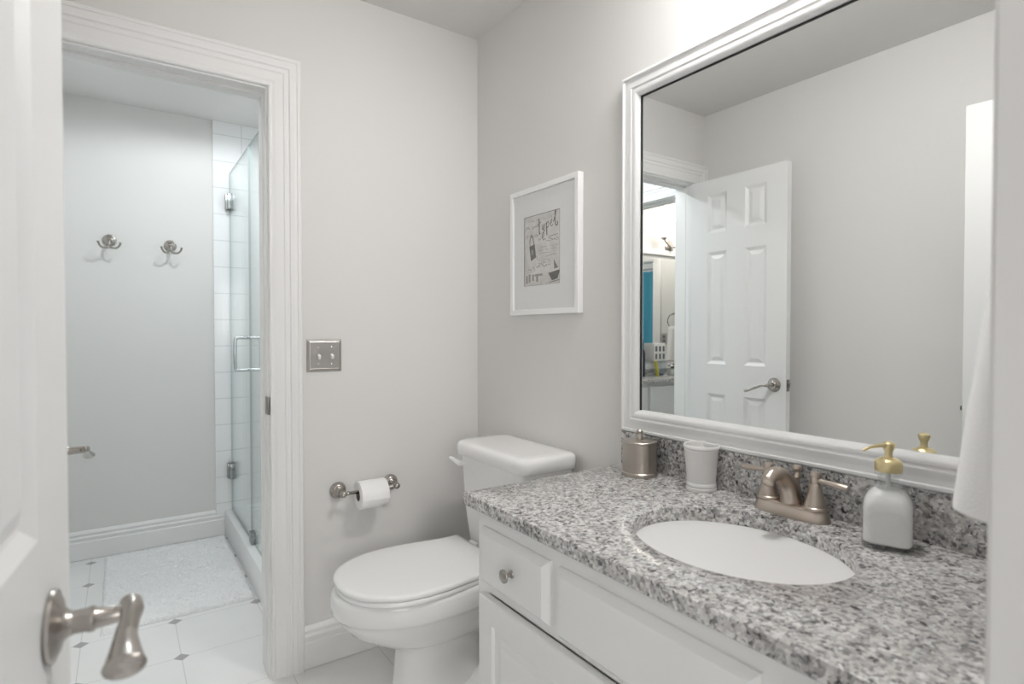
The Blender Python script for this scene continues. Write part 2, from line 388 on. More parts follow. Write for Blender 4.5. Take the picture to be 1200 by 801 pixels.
for z in (1.935, 0.375):
    h = obj('hinge', join(rbox(GX - 0.018, GX + 0.018, 3.622, 3.645, z - 0.045, z + 0.045, 0.003), rbox(GX - 0.026, GX - 0.005, 3.648, 3.6775, z - 0.045, z + 0.045, 0.003),
        rbox(GX + 0.005, GX + 0.026, 3.648, 3.6775, z - 0.045, z + 0.045, 0.003), box(GX - 0.007, GX + 0.007, 3.64, 3.6775, z - 0.04, z + 0.04)), DARKMET, sd, 30, label='dark metal glass hinge')
for s in (-1, 1):
    x = GX + s * 0.062; xi = GX + s * 0.0046; y = 3.105
    obj('pull_handle', tube([(xi, y, 1.155), (x - s * .015, y, 1.155), (x, y, 1.14), (x, y, 1.01), (x - s * .015, y, 0.995), (xi, y, 0.995)], 0.0085, 16, up=(0, 1, 0), k=5), CHROME, sd, label='chrome pull handle')
obj('bottom_sweep', box(GX - 0.006, GX + 0.006, 3.07, 3.655, 0.152, 0.163), mat('grey_seal', (0.35, 0.37, 0.38), 0.4), sd, 0, label='grey seal strip')
sp = thing('shower_glass_panel', 'fixed clear glass shower panel nearest the doorway', 'glass panel', (GX, 2.6, 0.146))
glass_obj(sp, 'glass_panel', YB2 + 0.013, 3.056, 0.147, 2.1)
obj('clamp', rbox(GX - 0.016, GX + 0.016, 2.985, 3.05, 0.1455, 0.20, 0.003), DARKMET, sp, 30, label='dark metal glass clamp')

# ------------------------------------------------------------------ doors with levers
def six_panel(W, H, th, cols, rows):
    xs = sorted({0, W, *[c for p in cols for c in p]}); zs = sorted({0.008, H, *[c for p in rows for c in p]})
    vs, fs = [], []
    def rect(x0, x1, z0, z1, y):
        k = len(vs); vs.extend([(x0, y, z0), (x1, y, z0), (x1, y, z1), (x0, y, z1)]); return [k, k + 1, k + 2, k + 3]
    for sgn in (1, -1):
        y = sgn * th / 2
        for i in range(len(xs) - 1):
            for j in range(len(zs) - 1):
                x0, x1, z0, z1 = xs[i], xs[i + 1], zs[j], zs[j + 1]
                a = rect(x0, x1, z0, z1, y)
                if (x0, x1) in cols and (z0, z1) in rows:
                    for ins, dep in ((.014, .009), (.019, .010), (.038, .0025)):
                        b = rect(x0 + ins, x1 - ins, z0 + ins, z1 - ins, y - sgn * dep)
                        for q in range(4): fs.append((a[q], a[(q + 1) % 4], b[(q + 1) % 4], b[q]))
                        a = b
                fs.append(tuple(a))
    z0 = 0.008; k = len(vs); h = th / 2
    vs.extend([(0, -h, z0), (W, -h, z0), (W, h, z0), (0, h, z0), (0, -h, H), (W, -h, H), (W, h, H), (0, h, H)])
    fs += [(k, k + 1, k + 2, k + 3), (k + 4, k + 7, k + 6, k + 5), (k, k + 3, k + 7, k + 4), (k + 1, k + 5, k + 6, k + 2)]
    return vs, fs
def lever(W, z, s, droop=1.0, reach=0.073, fat=0.75, back=0.058, L=1.0, flare=0.003, th=0.035):
    """door local axes: x from hinge to free edge, s the side; returns rosette and handle meshes"""
    x = W - back; y0 = s * th / 2
    rose = lathe([(.0325, 0), (.0335, .002), (.0325, .005), (.028, .0065), (.024, .0085), (.016, .0105), (.0125, .014), (.0110, .018)], (x, y0, z), (0, s, 0), 40)
    neck = lathe([(.0105, .012), (.0108, .028), (.0118, .030), (.0118, .034), (.0098, .036), (.0082, .052), (.0072, reach - .001)], (x, y0, z), (0, s, 0), 28)
    e = y0 + s * reach
    arm = tube([(x + .013, e, z + .002), (x, e + s * .002, z + .001), (x - .022 * L, e + s * .002, z - .002 * droop), (x - .05 * L, e + s * .001, z - .012 * droop), (x - .08 * L, e + s * flare * .6, z - .024 * droop), (x - .104 * L, e + s * flare, z - .031 * droop)],
               [(a * fat, b * fat) for a, b in ((.0105, .0105), (.0105, .0105), (.0085, .0085), (.0092, .0078), (.0130, .0092), (.0168, .0118))], 20, up=(0, 0, 1), k=7)
    return rose, neck, arm
def door(no, loc, rot, W, zl, label, ks, droop=1.0, reach=0.073, fat=0.72, back=0.058, L=1.0, flare=0.003, stile=0.104, zm=1.015):
    d = thing('door_%d' % no, label, 'door', loc, rot, kind='structure')
    cw = (W - 0.104 - 2 * stile) / 2; cols = [(stile, stile + cw), (stile + 0.104 + cw, W - stile)]
    cols[1] = (cols[1][0], cols[1][0] + cw)
    rows = [(0.21, 0.857), (zm, 1.607), (1.708, 1.912)]
    obj('door_slab', six_panel(W, 1.99, 0.035, cols, rows), DOORW, d, 0, local=True)
    for s in (1, -1):
        a, b, c = lever(W, zl, s, droop, reach, fat, back, L, flare)
        h = obj('door_handle', join(b, c), NICKEL, d, 40, local=True, label='satin nickel lever handle')
        obj('rosette', a, NICKEL, h, 40, local=True)
    lp = obj('latch_plate', rbox(W - 0.0005, W + 0.0015, -0.0125, 0.0125, zl - 0.028, zl + 0.028, 0.0004, 1), STRAP, d, 30, local=True, label='dark metal latch plate')
    obj('latch_bolt', rbox(W + 0.001, W + 0.009, -0.006, 0.006, zl - 0.008, zl + 0.008, 0.002, 1), NICKEL, lp, 30, local=True)
    for z in (0.2, 1.0, 1.8):
        obj('hinge', lathe([(.006, -.045), (.006, .045)], (-0.006, ks * 0.0155, z), (0, 0, 1), 12), NICKEL, d, 40, local=True, label='nickel hinge knuckle')
    return d
# local +x = from hinge to free edge; local +y = the side away from the room centre is irrelevant, both faces are panelled
door(1, (-0.1575, 2.025, 0), R(-90), 0.545, 0.93, 'white six-panel door open against left wall, seen in the mirror', -1)
ang = math.atan2(0.612, 0.066)
door(2, (-0.1315, 0.158, 0), ang, 0.615, 0.909, 'blurred white entry door in the left foreground with lever handle', 1, 0.5, 0.062, 1.0, 0.088, 0.74, 0.004, 0.125, 1.002)

# ------------------------------------------------------------------ vanity
VF = 0.705        # cabinet face
cabn = thing('vanity_cabinet', 'white vanity cabinet with round nickel knob, under the granite worktop', 'cabinet', (0.96, 0.65, 0))
obj('carcass', join(box(VF + 0.035, 1.21, 0.163, 1.166, 0.10, 0.7665), box(VF, VF + 0.035, 0.163, 1.166, 0.577, 0.7665), box(VF, VF + 0.035, 1.120, 1.166, 0.10, 0.577), box(VF, VF + 0.035, 0.163, 0.19, 0.10, 0.577), box(VF, VF + 0.035, 0.19, 1.12, 0.10, 0.13), box(VF + 0.06, 1.21, 0.163, 1.16, 0, 0.10)), CAB, cabn, 0)
def slab_front(y0, y1, z0, z1, ch=0.013, th=0.019):
    """overlay front facing -x with a sloped edge"""
    r = [[(x, a, c) for a, c in ((y0 + i, z0 + i), (y1 - i, z0 + i), (y1 - i, z1 - i), (y0 + i, z1 - i))] for x, i in ((VF, 0), (VF - 0.006, 0), (VF - th, ch))]
    return loft(r)
def panel_front(y0, y1, z0, z1, st=0.055, th=0.019):
    seq = [(VF, 0), (VF - th + .003, 0), (VF - th, .003), (VF - th, st), (VF - th + .006, st + .006), (VF - th + .006, st + .02), (VF - th + .002, st + .035)]
    return loft([[(x, a, c) for a, c in ((y0 + i, z0 + i), (y1 - i, z0 + i), (y1 - i, z1 - i), (y0 + i, z1 - i))] for x, i in seq])
def knob(y, z, parent):
    return obj('knob', lathe([(.009, 0), (.0085, .002), (.005, .004), (.0048, .012), (.007, .016), (.0135, .018), (.0145, .020), (.014, .0225), (.0105, .0245), (.003, .0255)], (VF - 0.019, y, z), (-1, 0, 0), 32), NICKEL, parent, 50, label='round satin nickel knob')
dr = obj('drawer', slab_front(0.883, 1.139, 0.598, 0.729), CAB, cabn, 0); knob(1.000, 0.665, dr)
obj('false_front', slab_front(0.430, 0.856, 0.590, 0.729), CAB, cabn, 0)
dr = obj('drawer', slab_front(0.172, 0.402, 0.598, 0.729), CAB, cabn, 0); knob(0.285, 0.662, dr)
obj('door', panel_front(0.662, 1.136, 0.115, 0.5725), CAB, cabn, 0)
obj('door', panel_front(0.172, 0.655, 0.115, 0.5725), CAB, cabn, 0)

# granite worktop with an oval cut-out
SCX, SCY, SA, SB = 0.948, 0.638, 0.168, 0.203
CX0, CX1, CY0, CY1, CZ0, CZ1 = 0.680, XR - 0.0005, YE + 0.0015, 1.198, 0.767, 0.797
def oval(a, b, z, n=96, cx=SCX, cy=SCY): return [V((cx + a * math.cos(2 * math.pi * i / n), cy + b * math.sin(2 * math.pi * i / n), z)) for i in range(n)]
def rect_ring(x0, x1, y0, y1, z, n=96):
    angs = [2 * math.pi * i / n for i in range(n)]; out = []
    for a in angs:
        dx, dy = math.cos(a), math.sin(a)
        t = min(((x1 - SCX) / dx) if dx > 1e-9 else 1e9, ((x0 - SCX) / dx) if dx < -1e-9 else 1e9, ((y1 - SCY) / dy) if dy > 1e-9 else 1e9, ((y0 - SCY) / dy) if dy < -1e-9 else 1e9)
        out.append(V((SCX + dx * t, SCY + dy * t, z)))
    for cx_, cy_ in ((x0, y0), (x0, y1), (x1, y0), (x1, y1)):       # snap the nearest ring point onto each corner
        k = min(range(n), key=lambda i: (out[i] - V((cx_, cy_, z))).length); out[k] = V((cx_, cy_, z))
    return out
e = 0.004
rings = [oval(SA, SB, CZ0), oval(SA, SB, CZ1 - e), oval(SA + e * .3, SB + e * .3, CZ1 - e * .3), oval(SA + e, SB + e, CZ1), rect_ring(CX0 + e, CX1, CY0, CY1 - e, CZ1), rect_ring(CX0 + e * .3, CX1, CY0, CY1 - e * .3, CZ1 - e * .3),
         rect_ring(CX0, CX1, CY0, CY1, CZ1 - e), rect_ring(CX0, CX1, CY0, CY1, CZ0 + .002), rect_ring(CX0 + .002, CX1, CY0, CY1 - .002, CZ0), oval(SA, SB, CZ0)]
obj('granite_worktop', loft(rings, False, False), GRANITE, None, 30, label='speckled grey granite vanity worktop with oval sink cut-out', category='worktop')
obj('granite_backsplash', rbox(XR - 0.02, XR - 0.0005, CY0, CY1, CZ1 + .0002, 0.8945, 0.0015), GRANITE, None, 30, label='low speckled granite backsplash strip under the framed mirror', category='backsplash')

# undermount sink
def bowl_rings(off, zoff):
    out = []
    for k in range(13):
        t = k / 12; s = max(math.cos(t * math.pi / 2) ** 0.45, 0.12)
        out.append(oval((SA + .012) * s + off, (SB + .012) * s + off, 0.7655 - 0.135 * math.sin(t * math.pi / 2) ** 0.9 - zoff * t))
    return out
inner = bowl_rings(0, 0); outer = bowl_rings(0.012, 0.012)
sk = thing('sink_basin', 'white oval undermount sink basin in the granite', 'sink', (SCX, SCY, 0.615))
obj('bowl', loft([oval(SA + .03, SB + .03, 0.7655)] + inner[:1] + inner[1:] , False, True), PORC, sk, 60)
obj('drain', lathe([(.026, 0), (.026, .003), (.022, .004), (.020, .002), (.004, .0015)], (SCX, SCY, 0.6306), (0, 0, 1), 32), NICKEL, sk, 40, label='nickel drain ring')

# faucet
FX, FY = 1.172, 0.657
fa = thing('faucet', 'brushed nickel two-handle faucet behind the sink', 'faucet', (FX, FY, CZ1))
def stadium(hx, hy, z, n=48, cx=FX, cy=FY):
    out = []
    for i in range(n):
        a = 2 * math.pi * i / n; c, s = math.cos(a), math.sin(a)
        p = 3.2; out.append(V((cx + hx * (abs(c) ** (2 / 2.3)) * (1 if c >= 0 else -1), cy + hy * (abs(s) ** (2 / p)) * (1 if s >= 0 else -1), z)))
    return out
obj('base', loft([stadium(.030, .081, CZ1), stadium(.030, .081, CZ1 + .004), stadium(.028, .078, CZ1 + .012), stadium(.024, .073, CZ1 + .021), stadium(.022, .070, CZ1 + .0245), stadium(.017, .064, CZ1 + .026)]), BRONZE, fa, 50)
for s in (1, -1):
    y = FY + s * 0.051; zb = CZ1 + .024
    hn = obj('handle', lathe([(.0245, 0), (.0250, .003), (.0235, .006), (.0215, .007), (.0205, .012), (.0155, .032), (.0125, .046), (.0115, .050), (.0095, .052), (.0092, .063), (.0105, .066), (.0110, .070), (.0085, .076), (.002, .078)], (FX, y, zb), (0, 0, 1), 36), BRONZE, fa, 40)
    obj('lever', tube([(FX, y + s * .004, zb + .060), (FX + .001, y + s * .020, zb + .059), (FX + .002, y + s * .045, zb + .057), (FX + .003, y + s * .062, zb + .056)], [(.0050, .0050), (.0055, .0050), (.0085, .0068), (.0085, .0062)], 16, k=6), BRONZE, hn, 40)
obj('spout', tube([(FX + .002, FY, CZ1 + .020), (FX - .003, FY, CZ1 + .045), (FX - .018, FY, CZ1 + .073), (FX - .044, FY, CZ1 + .092), (FX - .070, FY, CZ1 + .094), (FX - .088, FY, CZ1 + .084)],
                  [.0225, .0205, .0175, .0155, .0145, .0140], 24, up=(0, 1, 0), k=7), BRONZE, fa, 50)
obj('lift_rod', lathe([(.010, 0), (.0095, .004), (.0055, .006), (.0055, .050), (.0085, .053), (.0085, .056), (.0065, .060), (.0060, .066), (.009, .070), (.0095, .075), (.007, .079), (.002, .080)], (FX + .024, FY, CZ1 + .0225), (0, 0, 1), 28), BRONZE, fa, 40)

# things on the worktop
cn = thing('canister', 'brushed nickel canister with knobbed lid, at the left end of the worktop', 'canister', (1.160, 1.075, CZ1))
cc = (1.160, 1.075, CZ1)
CANM = mat('brushed_canister_metal', (0.50, 0.455, 0.405), 0.30, 1.0)
obj('body', lathe([(.0475, 0), (.0485, .003), (.0475, .009), (.0455, .011), (.0455, .086)], cc, n=64), CANM, cn, 35)
ld = obj('lid', lathe([(.0455, .0862), (.0470, .087), (.0470, .092), (.0455, .0935), (.020, .0955), (.010, .096)], cc, n=64), CANM, cn, 35)
obj('knob', lathe([(.0085, .0955), (.0085, .108), (.0075, .110), (.0075, .112), (.0088, .114), (.0088, .119), (.006, .122), (.001, .1225)], cc, n=28), CANM, ld, 40)
obj('tumbler', lathe([(.0355, 0), (.0365, .002), (.0365, .007), (.0348, .009), (.0348, .011), (.0362, .013), (.0355, .018), (.0340, .020), (.0400, .095), (.0412, .098), (.0402, .101), (.0408, .102), (.0430, .104), (.0430, .110), (.0415, .112), (.0385, .111), (.0370, .104), (.0310, .010), (.001, .008)], (1.176, 0.887, CZ1), n=64, cap1=False),
    CUPM, label='white ridged bathroom tumbler between canister and faucet', category='cup')
def sq(hw, z, p, cx, cy, n=48, rot=0.0):
    out = []
    for i in range(n):
        a = 2 * math.pi * i / n; c, s = math.cos(a), math.sin(a)
        x = hw * abs(c) ** (2 / p) * (1 if c >= 0 else -1); y = hw * abs(s) ** (2 / p) * (1 if s >= 0 else -1)
        out.append(V((cx + x * math.cos(rot) - y * math.sin(rot), cy + x * math.sin(rot) + y * math.cos(rot), z)))
    return out
BX, BY, BR = 1.146, 0.461, R(20)
so = thing('soap_dispenser', 'clear glass soap dispenser with brass pump, full of white soap', 'soap dispenser', (BX, BY, CZ1))
prof = [(.0385, 0, 6), (.0400, .003, 6), (.0400, .012, 6), (.0400, .072, 6), (.0390, .082, 5), (.0345, .093, 4), (.027, .102, 3), (.0195, .109, 2.2), (.0165, .116, 2), (.0165, .128, 2), (.0225, .130, 2), (.0225, .134, 2), (.0165, .1355, 2)]
obj('bottle', loft([sq(r, CZ1 + z, p, BX, BY, rot=BR) for r, z, p in prof]), CLEAR, so, 40)
prof = [(.0345, .009, 6), (.0372, .012, 6), (.0372, .070, 6), (.0365, .080, 5), (.0320, .091, 4), (.0245, .100, 3), (.018, .1045, 2.5)]
obj('liquid_soap', loft([sq(r, CZ1 + z, p, BX, BY, rot=BR) for r, z, p in prof]), SOAP, so, 40)
pm = obj('pump', lathe([(.0215, .1357), (.0220, .137), (.0220, .150), (.0205, .154), (.014, .159), (.0075, .161), (.0062, .164), (.0065, .172), (.0090, .177), (.0105, .181), (.0100, .186), (.0050, .189), (.001, .1895)], (BX, BY, CZ1), n=40), BRASS, so, 40)
obj('pump_spout', tube([(BX - .007, BY + .002, CZ1 + .1825), (BX - .022, BY + .007, CZ1 + .183), (BX - .042, BY + .0135, CZ1 + .181), (BX - .055, BY + .018, CZ1 + .1765)], [.0042, .0034, .0026, .0022], 14, k=5), BRASS, pm, 40)
obj('neck_wall', lathe([(.0205, .104), (.0140, .112), (.0135, .116), (.0135, .1345)], (BX, BY, CZ1), n=32, cap0=False, cap1=False), CLEAR, so, 40)
obj('dip_tube', lathe([(.0035, .1), (.0035, .136)], (BX, BY, CZ1), n=12), CUPM, so, 40)

# framed wall mirror
MY0, MY1, MZ0, MZ1 = 0.18, 1.196, 0.896, 1.917; FW = 0.065
XW = XR - 0.0005
MP = [(0, 0), (0, .022), (.004, .026), (.009, .026), (.011, .021), (.017, .020), (.024, .0215), (.032, .025), (.038, .026), (.042, .0235), (.045, .0235), (.047, .026), (.052, .0265), (.058, .024), (FW, .018), (FW, 0)]
MP = [(-a, b) for a, b in MP]
wm = thing('wall_mirror', 'large wall mirror in a moulded white frame above the worktop', 'mirror', (XW, 0.7, MZ0))
obj('frame', sweep([(XW, MY0, MZ0), (XW, MY1, MZ0), (XW, MY1, MZ1), (XW, MY0, MZ1)], (-1, 0, 0), MP, True, -1), FRAMEW, wm, 30)
obj('mirror_glass', box(XW - 0.010, XW - 0.001, MY0 + 0.05, MY1 - 0.05, MZ0 + 0.05, MZ1 - 0.05), MIRROR, wm, 0, label='reflecting mirror glass')
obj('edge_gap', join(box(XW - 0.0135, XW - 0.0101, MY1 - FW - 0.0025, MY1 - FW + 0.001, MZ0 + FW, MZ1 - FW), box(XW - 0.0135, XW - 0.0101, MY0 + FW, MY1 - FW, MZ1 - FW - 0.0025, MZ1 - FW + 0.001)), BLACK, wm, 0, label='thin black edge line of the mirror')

# framed print
PY0, PY1, PZ0, PZ1 = 1.389, 1.776, 1.246, 1.700
pc = thing('framed_print', 'white framed typographic bath print with wide mat, above the toilet', 'picture', (XW, (PY0 + PY1) / 2, PZ0))
PF = [(0, 0), (0, .021), (.001, .022), (.017, .022), (.018, .021), (.018, 0)]
obj('frame', sweep([(XW, PY0, PZ0), (XW, PY1, PZ0), (XW, PY1, PZ1), (XW, PY0, PZ1)], (-1, 0, 0), [(-a, b) for a, b in PF], True, -1), FRAMEW, pc, 30)
xm = XW - 0.010
QY0, QY1, QZ0, QZ1 = 1.492, 1.697, 1.350, 1.600
def yz_frame(x0, x1, o, i):
    a, b = o, i
    return join(box(x0, x1, a[0], b[0], a[2], a[3]), box(x0, x1, b[1], a[1], a[2], a[3]), box(x0, x1, b[0], b[1], a[2], b[2]), box(x0, x1, b[0], b[1], b[3], a[3]))
obj('mat_board', yz_frame(xm - 0.003, xm, (PY0 + .016, PY1 - .016, PZ0 + .016, PZ1 - .016), (QY0, QY1, QZ0, QZ1)), MATB, pc, 0)
obj('mat_shadow_line', yz_frame(xm - 0.0031, xm - 0.0005, (QY0, QY1, QZ0, QZ1), (QY0 + .0014, QY1 - .0014, QZ0 + .0014, QZ1 - .0014)), mat('mat_shadow_grey', (.25, .245, .24), .8), pc, 0, label='thin painted shadow line around the mat opening')  # dark ring stands in for the shadow the mat casts on the print
PRINTM = mat('printed_paper', (0.66, 0.64, 0.615), 0.8)
tN = NT(PRINTM); co = tN.add('ShaderNodeTexCoord'); nn = tN.add('ShaderNodeTexNoise'); nn.inputs['Scale'].default_value = 22; tN.link(co.outputs['Object'], nn.inputs['Vector'])
rr = tN.add('ShaderNodeValToRGB'); rr.color_ramp.elements[0].position = .35; rr.color_ramp.elements[1].position = .65; rr.color_ramp.elements[0].color = (.68, .655, .63, 1); rr.color_ramp.elements[1].color = (.82, .805, .785, 1)
tN.link(nn.outputs['Fac'], rr.inputs[0]); tN.link(rr.outputs[0], tN.b.inputs['Base Color'])
pr = obj('print', join(box(xm - 0.0006, xm, QY0 - .004, QY1 + .004, QZ0 - .004, QZ1 + .004)), PRINTM, pc, 0)
def py(u): return QY1 - u * (QY1 - QY0)     # u 0..1 from the print's left to its right
def pz(v): return QZ1 - v * (QZ1 - QZ0)     # v 0..1 from top to bottom
xa = xm - 0.0009
def stroke(pts, wd=0.0022, x=xa):
    wd *= 1.35
    P = [V((x, py(u), pz(v))) for u, v in pts]
    vs, fs = [], []
    for i, p in enumerate(P):
        t = (P[min(i + 1, len(P) - 1)] - P[max(i - 1, 0)]).normalized(); n = V((0, -t.z, t.y)) * wd / 2
        vs += [p - n, p + n]
        if i: fs.append((2 * i - 2, 2 * i, 2 * i + 1, 2 * i - 1))
    return vs, fs
def curve2(pts, k=5):
    return [(q.x, q.y) for q in smooth_path([(a, b, 0) for a, b in pts], k)]
def flat(pts, x=xa): return [V((x, py(u), pz(v))) for u, v in pts], [tuple(range(len(pts)))]
scr = []
for pts, wd in (([(.42, .06), (.43, .15), (.435, .27), (.46, .27)], .0036), ([(.385, .14), (.43, .125), (.48, .12)], .0018),                      # t
                ([(.51, .16), (.515, .22), (.54, .22), (.565, .15)], .0022), ([(.57, .15), (.56, .24), (.545, .33), (.51, .34), (.53, .28), (.585, .24)], .0022),  # y
                ([(.625, .14), (.635, .22), (.645, .32)], .0036), ([(.635, .17), (.67, .13), (.70, .165), (.675, .21), (.645, .21)], .002),         # p
                ([(.73, .18), (.77, .155), (.78, .12), (.75, .13), (.745, .18), (.77, .21), (.81, .18)], .002),                                   # e
                ([(.82, .16), (.88, .04), (.885, .0), (.86, .02), (.865, .13), (.885, .21), (.93, .20), (.92, .16)], .003)):                       # l
    scr.append(stroke(curve2(pts), wd))
obj('script_lettering', join(*scr), INK, pr, 0, label='dark brush script lettering')
rnd = random.Random(3); rows_d, rows_g, rows_p = [], [], []
def squig(u0, u1, v, h, wd, lst, step=.018):
    u = u0; pts = []
    while u < u1:
        pts.append((u, v + rnd.uniform(-h, h))); u += step * rnd.uniform(.6, 1.3)
        if rnd.random() < .16:
            if len(pts) > 2: lst.append(stroke(pts, wd))
            pts = []; u += .02
    if len(pts) > 2: lst.append(stroke(pts, wd))
for a in ((.05, .40, .075, .014, .0012), (.50, .80, .055, .014, .0012), (.52, .8, .085, .012, .0010), (.62, .97, .40, .012, .0012), (.40, .97, .475, .012, .0010),
          (.40, .95, .515, .012, .0011), (.42, .95, .555, .012, .0010), (.60, .97, .60, .016, .0013), (.40, .95, .65, .012, .0010), (.06, .5, .80, .012, .0009), (.42, .62, .87, .012, .0010), (.05, .9, .97, .006, .0008)): squig(*a, rows_p)
for a in ((.05, .40, .17, .030, .0020), (.05, .42, .285, .028, .0018), (.42, .62, .36, .028, .0022), (.68, .97, .345, .018, .0016), (.60, .97, .385, .016, .0014), (.42, .75, .685, .022, .0017), (.05, .30, .76, .03, .0018), (.35, .72, .735, .024, .0020)): squig(*a, rows_g, .022)
obj('small_lettering', join(*rows_g), INKG, pr, 0, label='grey lines of small lettering', kind='stuff')
for u0, u1, v0, v1 in ((.04, .10, .85, .96), (.12, .18, .83, .95), (.22, .28, .84, .93), (.30, .52, .84, .87), (.34, .40, .87, .95)): rows_p.append(flat([(u0, v0), (u1, v0), (u1, v1), (u0, v1)]))
obj('pale_lettering', join(*rows_p), INKP, pr, 0, label='faint pale lettering and blocks', kind='stuff')
lk = [flat([(.14, .435), (.30, .405), (.335, .60), (.19, .645)]), stroke(curve2([(.165, .43), (.16, .34), (.20, .285), (.25, .33), (.27, .41)], 6), .0030), stroke(curve2([(.30, .56), (.36, .60), (.37, .64)]), .0012)]
obj('padlock_motif', join(*lk), mat('print_padlock_grey', (.15, .145, .14), .8), pr, 0, label='grey padlock drawing')
obj('padlock_highlight', flat([(.20, .49), (.255, .48), (.265, .55), (.215, .565)], xa - .0003), INKP, pr, 0)
bt = [flat([(.68, .845), (1.0, .815), (.93, .935), (.78, .955)]), stroke([(.72, .975), (.98, .955)], .0016)]
obj('sailboat_hull', join(*bt), INK, pr, 0, label='dark boat hull drawing')
obj('sailboat_sail', flat([(.83, .66), (.84, .80), (.95, .785), (.90, .74)]), INKG, pr, 0, label='grey sail drawing')
obj('picture_glass', box(xm - 0.0052, xm - 0.0042, PY0 + .016, PY1 - .016, PZ0 + .016, PZ1 - .016), glass_mat('picture_glass_clear', (.985, .985, .985)), pc, 0)

# ------------------------------------------------------------------ back wall fittings
sw = thing('light_switch', 'brushed steel double light switch beside the door casing', 'light switch', (0.5965, YB, 1.1))
y0 = YB
def rr_xz(x0, x1, z0, z1, y): return [V((x0, y, z0)), V((x1, y, z0)), V((x1, y, z1)), V((x0, y, z1))]
obj('plate', loft([rr_xz(.5355 + i, .6575 - i, 1.043 + i, 1.159 - i, y0 - d) for i, d in ((0, .0005), (0, .002), (.004, .0045), (.009, .0075), (.0105, .008), (.0125, .0068))]), STEEL, sw, 0)
for x in (.575, .621):
    M = Matrix.Translation((x, y0 - .0065, 1.101)) @ Matrix.Rotation(R(28), 4, 'X')
    obj('toggle', move(rbox(-.0045, .0045, -.017, .002, -.0065, .0065, .0015), M), SWITCHM, sw, 30, label='white toggle lever')
    for z in (1.071, 1.131):
        obj('screw', lathe([(.0030, 0), (.0028, .0012), (.0015, .0018)], (x, y0 - .0068, z), (0, -1, 0), 16), CHROME, sw, 40)
tp = thing('toilet_paper_holder', 'satin nickel toilet paper holder on the back wall', 'toilet paper holder', (0.742, YB, 0.612))
BYC, BZ = 1.985, 0.612
for x in (.642, .842):
    rs = obj('rosette', lathe([(.0295, .0002), (.030, .004), (.028, .009), (.024, .014), (.021, .017), (.0185, .018), (.017, .024), (.010, .029), (.008, .032)], (x, YB, BZ), (0, -1, 0), 40), NICKEL, tp, 40)
    obj('post', join(lathe([(.0075, .030), (.0075, .050), (.010, .052), (.0115, .058), (.0125, .065), (.0115, .072), (.008, .077), (.002, .079)], (x, YB, BZ), (0, -1, 0), 28)), NICKEL, tp, 40)
obj('bar', join(lathe([(.0055, .010), (.0075, .014), (.0075, .020), (.006, .022), (.006, .178), (.0075, .180), (.0075, .186), (.0055, .19)], (.642, BYC, BZ), (1, 0, 0), 20)), NICKEL, tp, 40)
ro = thing('toilet_paper_roll', 'white toilet paper roll hanging on the nickel bar', 'toilet paper', (.745, BYC, BZ - .063))
rc = (.694, BYC, BZ - .0135)
obj('tissue', lathe([(.020, .0005), (.046, 0), (.0495, .001), (.0505, .003), (.0505, .099), (.0495, .101), (.046, .102), (.020, .1015)], rc, (1, 0, 0), 64, False, False), PAPERT, ro, 40)
obj('core', lathe([(.0202, .0015), (.0202, .1005), (.0195, .1005), (.0195, .0015), (.0202, .0015)], rc, (1, 0, 0), 40, False, False), CARD, ro, 40, label='dark cardboard core')
obj('loose_sheet', join(extrude([(0.0505, .0), (.0509, .0), (.0509, -.012), (.0505, -.012)], (.695, BYC, BZ - .0135), (.795, BYC, BZ - .0135), (0, -1, 0), (0, 0, 1))), PAPERT, ro, 0)

# ------------------------------------------------------------------ toilet
TY, TB = 1.606, 1.648
to = thing('toilet', 'white two-piece toilet with closed lid beside the vanity', 'toilet', (0.9, TB, 0))
def egg(xf, xb, hw, z, n=64, fx=0.40, cy=TB, pf=2.0, pb=2.6):
    """outline: front tip xf, back xb, widest at fraction fx from the front"""
    xc = xf + (xb - xf) * fx; out = []
    for i in range(n):
        a = 2 * math.pi * i / n; c, s = math.cos(a), math.sin(a)
        L = (xc - xf) if c < 0 else (xb - xc); p = pf if c < 0 else pb
        out.append(V((xc + L * abs(c) ** (2 / p) * (1 if c > 0 else -1), cy + hw * abs(s) ** (2 / p) * (1 if s > 0 else -1), z)))
    return out
bw = obj('bowl', loft([egg(.685, 1.03, .112, .0, pf=2.8), egg(.685, 1.03, .112, .012, pf=2.8), egg(.690, 1.01, .106, .025, pf=2.8), egg(.70, .99, .098, .10, pf=2.8), egg(.705, .98, .095, .18, pf=2.7), egg(.695, .99, .100, .222, pf=2.5), egg(.665, 1.02, .116, .238, pf=2.3), egg(.60, 1.05, .143, .262, pf=2.1), egg(.545, 1.08, .167, .298), egg(.518, 1.10, .181, .335),
                        egg(.514, 1.11, .1835, .347), egg(.506, 1.12, .188, .351), egg(.500, 1.13, .190, .358), egg(.498, 1.13, .191, .40), egg(.502, 1.13, .189, .411), egg(.51, 1.12, .182, .416)]), PORC, to, 50)
